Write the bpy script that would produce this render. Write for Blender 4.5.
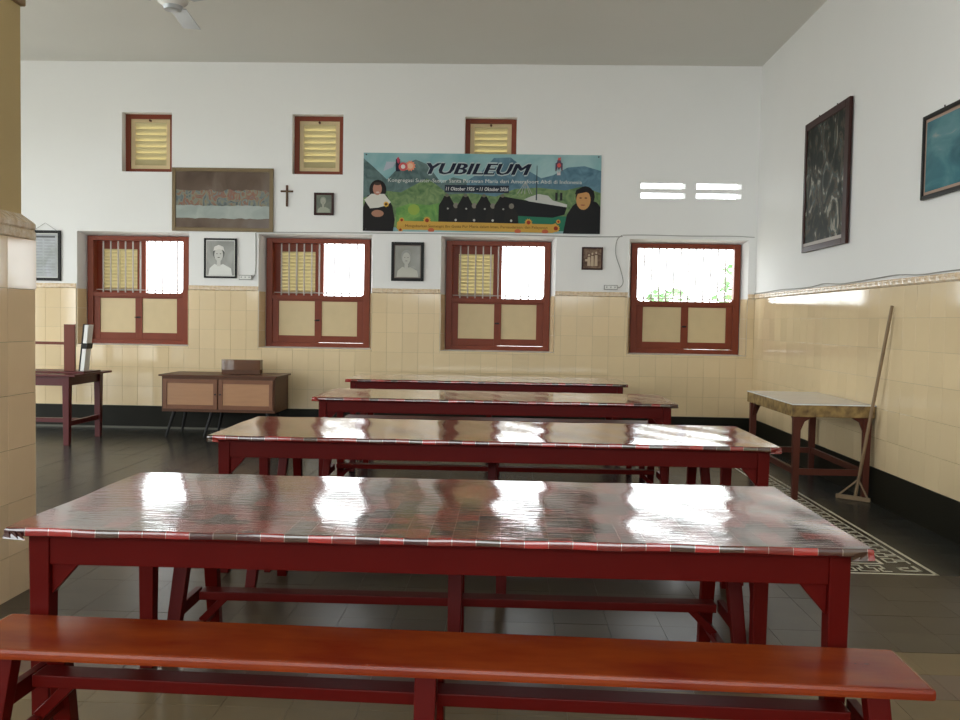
import bpy, bmesh, math, random
from mathutils import Vector, Matrix
random.seed(7)
for o in list(bpy.data.objects): bpy.data.objects.remove(o)
SC = bpy.context.scene
COL = SC.collection
PI = math.pi

# ------------------------------------------------------------------ camera
CAM_H, F_PX, YAW, PITCH, ROLL = 1.38, 903.29, .0327, .0435, .0172
_f = Vector((-math.sin(YAW)*math.cos(PITCH), math.cos(YAW)*math.cos(PITCH), -math.sin(PITCH)))
_r = Vector((math.cos(YAW), math.sin(YAW), 0)); _u = _r.cross(_f)
_r2 = _r*math.cos(ROLL)+_u*math.sin(ROLL); _u2 = _u*math.cos(ROLL)-_r*math.sin(ROLL)
cd = bpy.data.cameras.new('camera'); cd.sensor_width = 36; cd.lens = F_PX/960*36
cd.clip_start = .05; cd.clip_end = 200
cam = bpy.data.objects.new('camera', cd); COL.objects.link(cam)
cam.matrix_world = Matrix(((_r2.x, _u2.x, -_f.x, 0), (_r2.y, _u2.y, -_f.y, 0), (_r2.z, _u2.z, -_f.z, CAM_H), (0, 0, 0, 1)))
SC.camera = cam

# ------------------------------------------------------------------ sky + exposure
SKY = 8.0
w = bpy.data.worlds.new('overcast_sky'); SC.world = w; w.use_nodes = True
bgn = w.node_tree.nodes['Background']
bgn.inputs[0].default_value = (.90, .96, .98, 1); bgn.inputs[1].default_value = SKY
vs = SC.view_settings
vs.view_transform = 'Standard'; vs.look = 'None'; vs.gamma = 1; vs.use_curve_mapping = False
vs.exposure = 0.14

def portal(name, loc, rot, sx, sy):
    l = bpy.data.lights.new(name, 'AREA'); l.shape = 'RECTANGLE'; l.size = sx; l.size_y = sy
    l.cycles.is_portal = True
    o = bpy.data.objects.new(name, l); COL.objects.link(o); o.location = loc; o.rotation_euler = rot
    return o

# ------------------------------------------------------------------ helpers
def mat(name, col, rough=.5, spec=.5, metal=0, coat=0, noise=0, nscale=6, rnd=0, bump=0, bscale=30, col2=None, stretch=None, coat_rough=.05):
    """plain procedural material: base colour, optional noise mottling, per-object variation and bump"""
    m = bpy.data.materials.new(name); m.use_nodes = True
    nt = m.node_tree; b = nt.nodes['Principled BSDF']
    b.inputs['Roughness'].default_value = rough; b.inputs['Metallic'].default_value = metal
    b.inputs['Specular IOR Level'].default_value = spec
    b.inputs['Coat Weight'].default_value = coat; b.inputs['Coat Roughness'].default_value = coat_rough
    c = (*col, 1); b.inputs['Base Color'].default_value = c
    out = None
    tc = nt.nodes.new('ShaderNodeTexCoord')
    src = tc.outputs['Object']
    if stretch:
        mp = nt.nodes.new('ShaderNodeMapping'); mp.inputs['Scale'].default_value = stretch
        nt.links.new(src, mp.inputs[0]); src = mp.outputs[0]
    if noise:
        n = nt.nodes.new('ShaderNodeTexNoise'); n.inputs['Scale'].default_value = nscale; n.inputs['Detail'].default_value = 6
        nt.links.new(src, n.inputs['Vector'])
        mx = nt.nodes.new('ShaderNodeMix'); mx.data_type = 'RGBA'
        mx.inputs['A'].default_value = c
        mx.inputs['B'].default_value = (*(col2 or tuple(v*.6 for v in col)), 1)
        rmp = nt.nodes.new('ShaderNodeMapRange'); rmp.inputs[1].default_value = .35; rmp.inputs[2].default_value = .75
        rmp.inputs[4].default_value = noise
        nt.links.new(n.outputs['Fac'], rmp.inputs[0]); nt.links.new(rmp.outputs[0], mx.inputs['Factor'])
        out = mx.outputs['Result']
    if rnd:
        oi = nt.nodes.new('ShaderNodeObjectInfo')
        mr = nt.nodes.new('ShaderNodeMapRange'); mr.inputs[3].default_value = 1-rnd; mr.inputs[4].default_value = 1+rnd
        nt.links.new(oi.outputs['Random'], mr.inputs[0])
        hs = nt.nodes.new('ShaderNodeHueSaturation'); hs.inputs['Color'].default_value = c
        nt.links.new(mr.outputs[0], hs.inputs['Value'])
        if out: nt.links.new(out, hs.inputs['Color'])
        out = hs.outputs[0]
    if out: nt.links.new(out, b.inputs['Base Color'])
    if bump:
        n2 = nt.nodes.new('ShaderNodeTexNoise'); n2.inputs['Scale'].default_value = bscale; n2.inputs['Detail'].default_value = 2
        nt.links.new(src, n2.inputs['Vector'])
        bp = nt.nodes.new('ShaderNodeBump'); bp.inputs['Strength'].default_value = bump; bp.inputs['Distance'].default_value = .01
        nt.links.new(n2.outputs['Fac'], bp.inputs['Height']); nt.links.new(bp.outputs[0], b.inputs['Normal'])
        if coat: nt.links.new(bp.outputs[0], b.inputs['Coat Normal'])
    return m

class MB:
    """collects shapes; build() links them as one mesh object"""
    def __init__(s): s.v = []; s.f = []; s.mi = []
    def add(s, vs, fs, mi=0):
        k = len(s.v); s.v += [tuple(v) for v in vs]
        s.f += [tuple(i+k for i in f) for f in fs]; s.mi += [mi]*len(fs); return s
    def box(s, x0, x1, y0, y1, z0, z1, mi=0):
        return s.add([(x0,y0,z0),(x1,y0,z0),(x1,y1,z0),(x0,y1,z0),(x0,y0,z1),(x1,y0,z1),(x1,y1,z1),(x0,y1,z1)],
                     [(3,2,1,0),(4,5,6,7),(0,1,5,4),(1,2,6,5),(2,3,7,6),(3,0,4,7)], mi)
    def bar(s, a, b, w, d=None, w2=None, d2=None, up=(0,0,1), mi=0):
        """rectangular bar from a to b; w along the side axis, d along the other, tapering to w2, d2"""
        a = Vector(a); b = Vector(b); d = d or w; w2 = w2 or w; d2 = d2 or d
        t = (b-a).normalized(); u = Vector(up)
        if abs(t.dot(u)) > .98: u = Vector((0,1,0))
        sx = t.cross(u).normalized(); sy = sx.cross(t).normalized()
        vs = []
        for p, ww, dd in ((a,w,d),(b,w2,d2)):
            for i, j in ((-1,-1),(1,-1),(1,1),(-1,1)): vs.append(p+sx*(i*ww/2)+sy*(j*dd/2))
        return s.add(vs, [(3,2,1,0),(4,5,6,7),(0,1,5,4),(1,2,6,5),(2,3,7,6),(3,0,4,7)], mi)
    def tube(s, pts, r, n=8, r2=None, mi=0):
        pts = [Vector(p) for p in pts]; k = len(pts); vs = []; fs = []
        for i, p in enumerate(pts):
            t = (pts[min(i+1,k-1)]-pts[max(i-1,0)]).normalized()
            u = Vector((0,0,1)) if abs(t.z) < .95 else Vector((1,0,0))
            a = t.cross(u).normalized(); c = a.cross(t)
            rr = r + ((r2 if r2 is not None else r)-r)*i/max(1,k-1)
            for j in range(n):
                an = 2*PI*j/n; vs.append(p+a*(rr*math.cos(an))+c*(rr*math.sin(an)))
        for i in range(k-1):
            for j in range(n):
                q = (j+1) % n; fs.append((i*n+j, i*n+q, (i+1)*n+q, (i+1)*n+j))
        fs.append(tuple(range(n-1,-1,-1))); fs.append(tuple((k-1)*n+j for j in range(n)))
        return s.add(vs, fs, mi)
    def lathe(s, prof, n=24, c=(0,0,0), mi=0):
        vs = []; fs = []
        for r, z in prof:
            for j in range(n):
                a = 2*PI*j/n; vs.append((c[0]+r*math.cos(a), c[1]+r*math.sin(a), c[2]+z))
        for i in range(len(prof)-1):
            for j in range(n):
                q = (j+1) % n; fs.append((i*n+j, i*n+q, (i+1)*n+q, (i+1)*n+j))
        fs.append(tuple(range(n-1,-1,-1))); fs.append(tuple((len(prof)-1)*n+j for j in range(n)))
        return s.add(vs, fs, mi)
    def prism(s, poly, axis, a0, a1, mi=0):
        """2-D polygon extruded along axis ('x': poly is y,z; 'y': x,z; 'z': x,y)"""
        def P(p, h): return {'x': (h,p[0],p[1]), 'y': (p[0],h,p[1]), 'z': (p[0],p[1],h)}[axis]
        n = len(poly); vs = [P(p,a0) for p in poly]+[P(p,a1) for p in poly]
        fs = [tuple(range(n-1,-1,-1)), tuple(range(n,2*n))]+[(i,(i+1)%n,n+(i+1)%n,n+i) for i in range(n)]
        return s.add(vs, fs, mi)
    def mesh(s, name, mats, smooth=False, bevel=0):
        me = bpy.data.meshes.new(name); me.from_pydata(s.v, [], s.f)
        for m in (mats if isinstance(mats,(list,tuple)) else [mats]): me.materials.append(m)
        me.polygons.foreach_set('material_index', s.mi)
        bm = bmesh.new(); bm.from_mesh(me)
        bmesh.ops.recalc_face_normals(bm, faces=bm.faces)
        if bevel:
            bmesh.ops.bevel(bm, geom=[e for e in bm.edges if len(e.link_faces)==2 and e.calc_face_angle(0)>.6], offset=bevel, segments=2, affect='EDGES', profile=.6)
        bm.to_mesh(me); bm.free()
        if smooth: me.polygons.foreach_set('use_smooth', [True]*len(me.polygons)); me.set_sharp_from_angle(angle=.7)
        return me
    def build(s, name, mats, parent=None, smooth=False, bevel=0, loc=None):
        o = bpy.data.objects.new(name, s.mesh(name, mats, smooth, bevel)); COL.objects.link(o)
        if loc: o.location = loc
        if parent: o.parent = parent
        return o
def tag(o, label=None, cat=None, group=None, kind=None):
    if label: o['label'] = label
    if cat: o['category'] = cat
    if group: o['group'] = group
    if kind: o['kind'] = kind
    return o
def empty(name, loc=(0,0,0), rz=0, label=None, cat=None, group=None, kind=None):
    o = bpy.data.objects.new(name, None); COL.objects.link(o); o.empty_display_size = .1
    o.location = loc; o.rotation_euler = (0,0,rz)
    return tag(o, label, cat, group, kind)
def inst(name, me, parent=None, loc=(0,0,0), rot=(0,0,0)):
    o = bpy.data.objects.new(name, me); COL.objects.link(o); o.location = loc; o.rotation_euler = rot
    if parent: o.parent = parent
    return o
def copy_tree(o, parent=None):
    c = o.copy(); COL.objects.link(c)
    if parent: c.parent = parent
    for ch in list(o.children): copy_tree(ch, c)
    return c

# ------------------------------------------------------------------ materials
M = {}
M['paint'] = mat('white_wall_paint', (.81,.80,.775), .75, .3, noise=.2, nscale=1.2, col2=(.72,.71,.68), bump=.08, bscale=60)
M['ceil'] = mat('ceiling_paint', (.76,.74,.68), .55, .3, noise=.3, nscale=.7, col2=(.68,.655,.59), bump=.1, bscale=3)
M['grout'] = mat('tile_grout', (.40,.33,.22), .8)
M['tile'] = mat('beige_glazed_tile', (.72,.56,.34), .09, .5, noise=.25, nscale=5, col2=(.64,.48,.28), rnd=.04, bump=.008, bscale=6)
M['ptile'] = mat('tan_glazed_tile', (.88,.66,.42), .07, .5, noise=.3, nscale=6, col2=(.80,.58,.35), rnd=.05, bump=.006, bscale=7)
M['listello'] = mat('listello_glaze', (.66,.48,.30), .2, .5, noise=.9, nscale=26, col2=(.80,.70,.54), bump=.8, bscale=40)
M['skirt'] = mat('black_skirting_tile', (.010,.009,.005), .5, .15, noise=.3, nscale=5, col2=(.018,.016,.01))
M['red'] = mat('dark_red_enamel', (.088,.0035,.0022), .38, .12, noise=.3, nscale=7, col2=(.062,.0022,.0015), bump=.03, bscale=25)
M['maroon'] = mat('maroon_enamel', (.085,.010,.010), .35, .25, noise=.3, nscale=7, col2=(.06,.007,.007))
M['bench'] = mat('orange_red_varnish', (.27,.046,.009), .24, .4, noise=1, nscale=3.6, col2=(.15,.010,.005), stretch=(.8,2.4,1), bump=.02, bscale=30)
M['winframe'] = mat('brick_red_window_paint', (.20,.042,.018), .42, .2, noise=.25, nscale=9)
M['cream'] = mat('cream_shutter_paint', (.62,.48,.27), .5, .4, noise=.15, nscale=8)
M['slat'] = mat('pale_yellow_slat_paint', (.50,.43,.24), .5, .4)
M['iron'] = mat('white_iron_bar', (.50,.46,.42), .55, .3)
M['glassless'] = M['iron']
M['darkwood'] = mat('dark_brown_wood', (.10,.036,.013), .4, .25, noise=.5, nscale=4, stretch=(1,6,8))
M['door'] = mat('tan_veneer', (.38,.185,.08), .35, .5, noise=.5, nscale=5, col2=(.30,.14,.06), stretch=(1,1,6))
M['doorframe'] = mat('brown_door_frame', (.19,.075,.035), .4, .3, noise=.3, nscale=6)
M['black'] = mat('black_frame', (.010,.009,.008), .45, .2)
M['blackmetal'] = mat('black_metal', (.012,.011,.010), .45, .25)
M['gold'] = mat('bronze_frame', (.15,.10,.04), .4, metal=.3, noise=.3, nscale=20)
M['frame_brown'] = mat('brown_frame', (.040,.011,.008), .45, .2, noise=.3, nscale=15)
M['white'] = mat('white_plastic', (.75,.74,.70), .4)
M['wire'] = mat('grey_wire', (.33,.32,.29), .6)
M['wood_handle'] = mat('worn_wood', (.26,.17,.09), .6, noise=.5, nscale=12)
M['steel'] = mat('grey_blade', (.42,.44,.46), .3, metal=.3)
M['olive'] = mat('ochre_column_plaster', (.56,.42,.20), .7, noise=.4, nscale=2.5, col2=(.48,.37,.18), bump=.05, bscale=40)
M['floor_dark'] = mat('dark_grey_floor_tile', (.033,.034,.031), .24, .22, noise=.5, nscale=5, col2=(.075,.072,.062), rnd=.10, bump=.03, bscale=8)
M['floor_mid'] = mat('grey_brown_floor_tile', (.058,.044,.028), .3, .16, noise=.5, nscale=5, col2=(.09,.072,.05), rnd=.10, bump=.03, bscale=8)
M['floor_beige'] = mat('beige_floor_tile', (.20,.145,.078), .34, .16, noise=.5, nscale=6, col2=(.15,.11,.06), rnd=.08, bump=.03, bscale=8)
M['floor_brown'] = mat('brown_floor_tile', (.11,.062,.042), .3, .5, noise=.5, nscale=6, rnd=.1)
M['floor_joint'] = mat('floor_joint', (.05,.047,.04), .6)
M['inlay'] = mat('cream_inlay', (.78,.75,.62), .35, noise=.4, nscale=9)
M['outside_ground'] = mat('pale_paving', (.5,.48,.43), .8)
M['outside_wall'] = mat('pale_garden_wall', (.82,.81,.78), .8)  # plain pale wall colour
M['leaf'] = mat('green_leaf', (.20,.36,.16), .5, rnd=.2)
M['stone_top'] = mat('pale_marble_cloth', (.74,.79,.86), .10, .7, noise=.3, nscale=7, col2=(.60,.63,.68), bump=.04, bscale=12)

# ------------------------------------------------------------------ room dimensions
D, XR, ZC = 10.85, 2.90, 4.42
XL, YN = -8.2, -4.2
TH = .30
Z_SK, Z_TT, Z_LT = .275, 1.69, 1.748     # skirting top, tile top, listello top

def wall_holes(name, holes, a0, a1, z0, z1, front, back, axis, mats, zsplit=None, kind='structure'):
    """wall slab with rectangular holes; holes = list of (front rect, back rect) with rect = (a0,a1,z0,z1);
    axis 'y': wall plane y=front, a is x;  axis 'x': plane x=front, a is y"""
    b = MB()
    def P(a, d, z): return (a,d,z) if axis == 'y' else (d,a,z)
    for side, d in ((0,front),(1,back)):
        A = sorted({a0,a1}|{h[side][0] for h in holes}|{h[side][1] for h in holes})
        Z = sorted({z0,z1}|{h[side][2] for h in holes}|{h[side][3] for h in holes}|({zsplit} if zsplit else set()))
        for i in range(len(A)-1):
            for j in range(len(Z)-1):
                ca, cz = (A[i]+A[i+1])/2, (Z[j]+Z[j+1])/2
                if any(h[side][0] < ca < h[side][1] and h[side][2] < cz < h[side][3] for h in holes): continue
                b.add([P(A[i],d,Z[j]),P(A[i+1],d,Z[j]),P(A[i+1],d,Z[j+1]),P(A[i],d,Z[j+1])], [(0,1,2,3)], 1 if (zsplit and cz < zsplit and side == 0) else 0)
    for F, B in holes:
        f = [(F[0],F[2]),(F[1],F[2]),(F[1],F[3]),(F[0],F[3])]; k = [(B[0],B[2]),(B[1],B[2]),(B[1],B[3]),(B[0],B[3])]
        for i in range(4):
            j = (i+1) % 4
            b.add([P(f[i][0],front,f[i][1]),P(f[j][0],front,f[j][1]),P(k[j][0],back,k[j][1]),P(k[i][0],back,k[i][1])], [(0,1,2,3)])
    c = [(a0,z0),(a1,z0),(a1,z1),(a0,z1)]
    for i in range(4):
        j = (i+1) % 4
        b.add([P(c[i][0],front,c[i][1]),P(c[j][0],front,c[j][1]),P(c[j][0],back,c[j][1]),P(c[i][0],back,c[i][1])], [(0,1,2,3)])
    me = bpy.data.meshes.new(name); me.from_pydata(b.v, [], b.f)
    for m in mats: me.materials.append(m)
    me.polygons.foreach_set('material_index', b.mi)
    o = bpy.data.objects.new(name, me); COL.objects.link(o)
    return tag(o, kind=kind)

WIN = [(-5.22,-3.955), (-2.995,-1.722), (-.79,.475), (1.452,2.757)]     # frame outer x at y = D+.15
WZ0, WZ1 = 1.015, 2.345
SPL, RD = .055, .15
win_holes = []
for x0, x1 in WIN:
    kk = TH/RD
    F = (x0-SPL, x1+SPL, WZ0-.005, WZ1+.04)
    B = (x0+.02, x1-.02, WZ0+.02, WZ1-.02)
    win_holes.append((F, B))
VENT = [(-4.721,-4.112,3.107,3.817), (-2.651,-2.038,3.100,3.812), (-.583,.037,3.10,3.80)]
vent_holes = [((a,b,c,d),(a+.01,b-.01,c+.01,d-.01)) for a,b,c,d in VENT]
SLOT = [(1.52,2.046,2.980,3.040), (1.52,2.046,2.864,2.926), (2.174,2.705,2.980,3.040), (2.174,2.705,2.866,2.924)]
slot_holes = [((a,b,c,d),(a-.01,b+.01,c+.045,d+.05)) for a,b,c,d in SLOT]
# two of the slots lie closer together than their slope, keep the outer rects apart
slot_holes = [(F,(B[0],B[1],B[2],B[3])) for F,B in slot_holes]

wall_back = wall_holes('wall_back', win_holes+vent_holes+slot_holes, XL, XR, 0, ZC, D, D+TH, 'y', [M['paint'],M['grout']], Z_TT)
wall_right = wall_holes('wall_right', [], YN, D, 0, ZC, XR, XR+.25, 'x', [M['paint'],M['grout']], Z_TT)
LEFT_OPEN = [(-.6,1.9,.0,3.3), (2.7,5.2,.0,3.3), (6.2,9.2,.0,3.3)]  # out of view; sized and spaced for the daylight from the left
wall_left = wall_holes('wall_left', [((a,b,c+.02,d),)*2 for a,b,c,d in LEFT_OPEN], YN, D, 0, ZC, XL, XL-.25, 'x', [M['paint']])
NEAR_OPEN = [(-7.6,-3.4,2.0,4.0), (-2.8,2.5,2.0,4.0)]  # unseen high openings, added to bring fill daylight from behind the camera
wall_near = wall_holes('wall_near', [((a,b,c,d),)*2 for a,b,c,d in NEAR_OPEN], XL, XR, 0, ZC, YN, YN-.25, 'y', [M['paint']])
tag(MB().box(XL-.3, XR+.3, YN-.3, D+.3, ZC, ZC+.2).build('ceiling', M['ceil']), kind='structure')

for (x0,x1) in WIN: portal('window_daylight', ((x0+x1)/2, D+TH+.03, (1.65+WZ1)/2), (-PI/2,0,0), x1-x0, .75)
for a,b,c,d in LEFT_OPEN: portal('unseen_opening_daylight', (XL-.27,(a+b)/2,(c+d)/2), (PI/2,0,-PI/2), b-a, d-c)
for a,b,c,d in NEAR_OPEN: portal('unseen_opening_daylight', ((a+b)/2,YN-.27,(c+d)/2), (PI/2,0,0), b-a, d-c)

# ------------------------------------------------------------------ floor with its tiles
floor = tag(MB().box(XL-.3, XR+.3, YN-.3, D+.3, -.2, -.006).build('floor', M['floor_joint']), kind='structure')
PT = .245
def tile_mesh(name, sx, sy, m, t=.006, g=.0008, ch=.0004):
    b = MB(); x0,x1,y0,y1 = g,sx-g,g,sy-g
    b.add([(x0,y0,-t),(x1,y0,-t),(x1,y1,-t),(x0,y1,-t),(x0,y0,-ch*.5),(x1,y0,-ch*.5),(x1,y1,-ch*.5),(x0,y1,-ch*.5),
           (x0+ch,y0+ch,0),(x1-ch,y0+ch,0),(x1-ch,y1-ch,0),(x0+ch,y1-ch,0)],
          [(0,1,5,4),(1,2,6,5),(2,3,7,6),(3,0,4,7),(4,5,9,8),(5,6,10,9),(6,7,11,10),(7,4,8,11),(8,9,10,11)])
    return b.mesh(name, m)
XB = 2.43                                      # outer edge of the key border
YB = 3.85+5*PT                                 # near edge of the key border
ft = {k: tile_mesh('floor_tile', PT, PT, M[k]) for k in ('floor_dark','floor_mid','floor_beige','floor_brown')}
ftw = {k: tile_mesh('floor_tile', (XR-XB)/2, PT, M[k]) for k in ('floor_dark','floor_mid','floor_beige','floor_brown')}
key_base = tile_mesh('border_tile', PT, PT, M['floor_dark'])
def seg(b, p, q, wd=.020):
    b.box(min(p[0],q[0])-wd/2, max(p[0],q[0])+wd/2, min(p[1],q[1])-wd/2, max(p[1],q[1])+wd/2, -.001, .0006)
def key_mesh():
    b = MB(); s = PT
    seg(b,(.010,.014),(s-.010,.014)); seg(b,(.010,s-.014),(s-.010,s-.014))
    for k in (0,1):
        pts = [((k+px)*.5, pz) for px,pz in ((.0,.26),(.42,.26),(.42,.54),(.20,.54),(.20,.76),(.86,.76),(.86,.50),(.64,.50),(.64,.26),(1.0,.26))]
        for p, q in zip(pts, pts[1:]): seg(b, (p[0]*s,p[1]*s), (q[0]*s,q[1]*s), .012)
    return b.mesh('key_inlay', M['inlay'])
def corner_mesh():
    b = MB(); s = PT
    seg(b,(.010,.014),(s-.012,.014)); seg(b,(s-.014,.014),(s-.014,s-.010)); seg(b,(.014,s-.014),(.014,s-.010))
    for p, q in (((.3,.35),(.7,.35)),((.7,.35),(.7,.75)),((.3,.35),(.3,.6)),((.3,.6),(.5,.6))): seg(b,(p[0]*s,p[1]*s),(q[0]*s,q[1]*s),.019)
    return b.mesh('key_inlay', M['inlay'])
key_me, corner_me = key_mesh(), corner_mesh()
cands = []
ix0 = int((XL-XB)/PT)-1
for iy in range(-12, 29):
    y = 3.85+iy*PT
    if y > D-.01: continue
    for ix in range(ix0, 2):
        x = XB+ix*PT if ix < 0 else XB+ix*(XR-XB)/2
        if x < XL-.2: continue
        if y < 3.35-.1: k = 'floor_beige'
        elif y < 3.6: k = 'floor_brown'
        elif y < 3.84: k = 'floor_beige'
        elif y < YB-.01: k = 'floor_mid'
        else: k = 'floor_dark'
        isk = (abs(y-YB) < .01 and ix < 0) or (ix == -1 and y > YB-.01)
        cands.append((x, y, ix, k, isk))
def inframe(x, y):
    d = Vector((x+PT/2, y+PT/2, -CAM_H)); z = d.dot(_f)
    if z < .5: return False
    px = 480+F_PX*d.dot(_r2)/z; py = 360-F_PX*d.dot(_u2)/z
    return -20 < px < 980 and py < 745
cands.sort(key=lambda c: (not inframe(c[0],c[1]), c[1]))
rest = {k: MB() for k in ft}
nt_ = 0
for x, y, ix, k, isk in cands:
    if isk and inframe(x, y) and x > -2:
        o = inst('border_tile', key_base, floor, (x,y,0))
        if abs(y-YB) < .01 and ix == -1: inst('key_inlay', corner_me, o)
        elif ix == -1: inst('key_inlay', key_me, o, (PT,0,0), (0,0,PI/2))
        else: inst('key_inlay', key_me, o)
        continue
    if nt_ < 300 and inframe(x, y):
        nt_ += 1
        inst('floor_tile', (ft if ix < 0 else ftw)[k], floor, (x,y,random.uniform(-.0008,.0004)), (random.uniform(-.0004,.0004),random.uniform(-.0004,.0004),0))
    else:
        ww = PT if ix < 0 else (XR-XB)/2; g = .0015
        h = random.uniform(-.0008,.0004)
        rest[k].add([(x+g,y+g,h),(x+ww-g,y+g,h),(x+ww-g,y+PT-g,h),(x+g,y+PT-g,h),(x+g,y+g,-.006),(x+ww-g,y+g,-.006),(x+ww-g,y+PT-g,-.006),(x+g,y+PT-g,-.006)],
                    [(0,1,2,3),(0,4,5,1),(1,5,6,2),(2,6,7,3),(3,7,4,0)])
for k, b in rest.items():
    if b.v: tag(b.build('floor_tile_field', M[k], floor), kind='stuff')

# ------------------------------------------------------------------ wall tiles
def subtract(rect, holes):
    out = [rect]
    for h in holes:
        nxt = []
        for r in out:
            if h[0] >= r[1] or h[1] <= r[0] or h[2] >= r[3] or h[3] <= r[2]: nxt.append(r); continue
            if r[0] < h[0]: nxt.append((r[0],h[0],r[2],r[3]))
            if h[1] < r[1]: nxt.append((h[1],r[1],r[2],r[3]))
            a, b = max(r[0],h[0]), min(r[1],h[1])
            if r[2] < h[2]: nxt.append((a,b,r[2],h[2]))
            if h[3] < r[3]: nxt.append((a,b,h[3],r[3]))
        out = nxt
    return [r for r in out if r[1]-r[0] > .012 and r[3]-r[2] > .012]
tmc = {}
def wtile(wd, ht, m, t=.007):
    key = (round(wd,3), round(ht,3), m.name)
    if key not in tmc:
        g, ch = .0010, .0006; x0,x1,z0,z1 = g,wd-g,g,ht-g
        b = MB().add([(x0,0,z0),(x1,0,z0),(x1,0,z1),(x0,0,z1),(x0,-t+ch*.6,z0),(x1,-t+ch*.6,z0),(x1,-t+ch*.6,z1),(x0,-t+ch*.6,z1),
                      (x0+ch,-t,z0+ch),(x1-ch,-t,z0+ch),(x1-ch,-t,z1-ch),(x0+ch,-t,z1-ch)],
                     [(0,1,5,4),(1,2,6,5),(2,3,7,6),(3,0,4,7),(4,5,9,8),(5,6,10,9),(6,7,11,10),(7,4,8,11),(8,9,10,11)])
        tmc[key] = b.mesh('tile', m)
    return tmc[key]
HR = (Z_TT-Z_SK)/6
holesF = [h[0] for h in win_holes]
TW = .19
x = XR-.205; first = True
cols = [(XR-.205, XR-.007)]
while x > -6.2: cols.append((x-TW, x)); x -= TW
for a, b in cols:
    for j in range(6):
        for r in subtract((a,b,Z_SK+j*HR,Z_SK+(j+1)*HR), holesF):
            inst('tile', wtile(r[1]-r[0], r[3]-r[2], M['tile']), wall_back, (r[0],D,r[2]), (random.uniform(-.002,.002),0,random.uniform(-.002,.002)))
xend = x
bb = MB()
while x > XL:
    for j in range(6): bb.box(x-TW+.001, x-.001, D-.006, D, Z_SK+j*HR+.001, Z_SK+(j+1)*HR-.001)
    x -= TW
tag(bb.build('tile_field', M['tile'], wall_back), kind='stuff')
# right wall tiles
TWR = .215
y = D; n = 0; bb = MB()
while y > YN+.3:
    for j in range(6):
        if y > 5.2:
            inst('tile', wtile(TWR, HR, M['tile']), wall_right, (XR, y, Z_SK+j*HR), (random.uniform(-.0006,.0006),0,-PI/2+random.uniform(-.0006,.0006)))
        else: bb.box(XR-.006, XR, y-TWR+.001, y-.001, Z_SK+j*HR+.001, Z_SK+(j+1)*HR-.001)
    y -= TWR
tag(bb.build('tile_field', M['tile'], wall_right), kind='stuff')
# listello pieces: raised moulded band on top of the tiles
def listello(wd, m):
    b = MB(); hh = Z_LT-Z_TT
    n = 8; vs = []; fs = []
    prof = [(0,0),(-.010,.004),(-.016,.014),(-.012,.026),(-.018,.040),(-.016,.050),(-.008,hh),(0,hh)]
    for i in range(n+1):
        x = .001+(wd-.002)*i/n
        for d, z in prof: vs.append((x, d*(1+.25*math.sin(i*PI/2)*(0 < d*-1)), z))
    k = len(prof)
    for i in range(n):
        for j in range(k-1): fs.append((i*k+j,(i+1)*k+j,(i+1)*k+j+1,i*k+j+1))
    fs.append(tuple(range(k))); fs.append(tuple(n*k+j for j in range(k-1,-1,-1)))
    return b.add(vs, fs).mesh('listello', m, smooth=True)
lcache = {}
def put_listello(wall, wd, loc, rz):
    k = round(wd,3)
    if k not in lcache: lcache[k] = listello(wd, M['listello'])
    inst('listello', lcache[k], wall, loc, (0,0,rz))
for a, b in cols:
    for r in subtract((a,b,Z_TT,Z_LT), holesF): put_listello(wall_back, r[1]-r[0], (r[0],D,Z_TT), 0)
y = D
while y > 4.6: put_listello(wall_right, TWR, (XR,y,Z_TT), -PI/2); y -= TWR
# beige tiles lining the window reveals
for x0, x1 in WIN:
    for sgn, xe in ((-1,x0),(1,x1)):
        for j in range(3):
            z0 = max(WZ0, Z_SK+(3+j)*HR); z1 = Z_SK+(4+j)*HR
            a = Vector((xe+sgn*SPL-sgn*.004, D-.002, 0)); c = Vector((xe+sgn*.012, D+RD, 0)); nn = Vector((-sgn,-.35,0)).normalized()*.006
            b = MB().add([(a.x,a.y,z0),(c.x,c.y,z0),(c.x,c.y,z1-.002),(a.x,a.y,z1-.002),(a.x+nn.x,a.y+nn.y,z0),(c.x+nn.x,c.y+nn.y,z0),(c.x+nn.x,c.y+nn.y,z1-.002),(a.x+nn.x,a.y+nn.y,z1-.002)],
                         [(3,2,1,0),(4,5,6,7),(0,1,5,4),(1,2,6,5),(2,3,7,6),(3,0,4,7)])
            b.build('reveal_tile', M['tile'], wall_back)
# skirtings
def skirt(name, b): return tag(b.build(name, M['skirt']), kind='structure')
skirt('baseboard_back', MB().box(XL, XR-.012, D-.012, D-.0005, 0, Z_SK-.002))
skirt('baseboard_right', MB().box(XR-.012, XR-.0005, YN, D-.013, 0, Z_SK-.002))
tag(MB().box(XL, XR-.03, D-.03, D-.0125, .0005, .022).build('trim_1', mat('grey_green_strip', (.10,.095,.07), .6)), kind='structure')  # low strip, paler than the skirting, along the foot of the back wall

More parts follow.
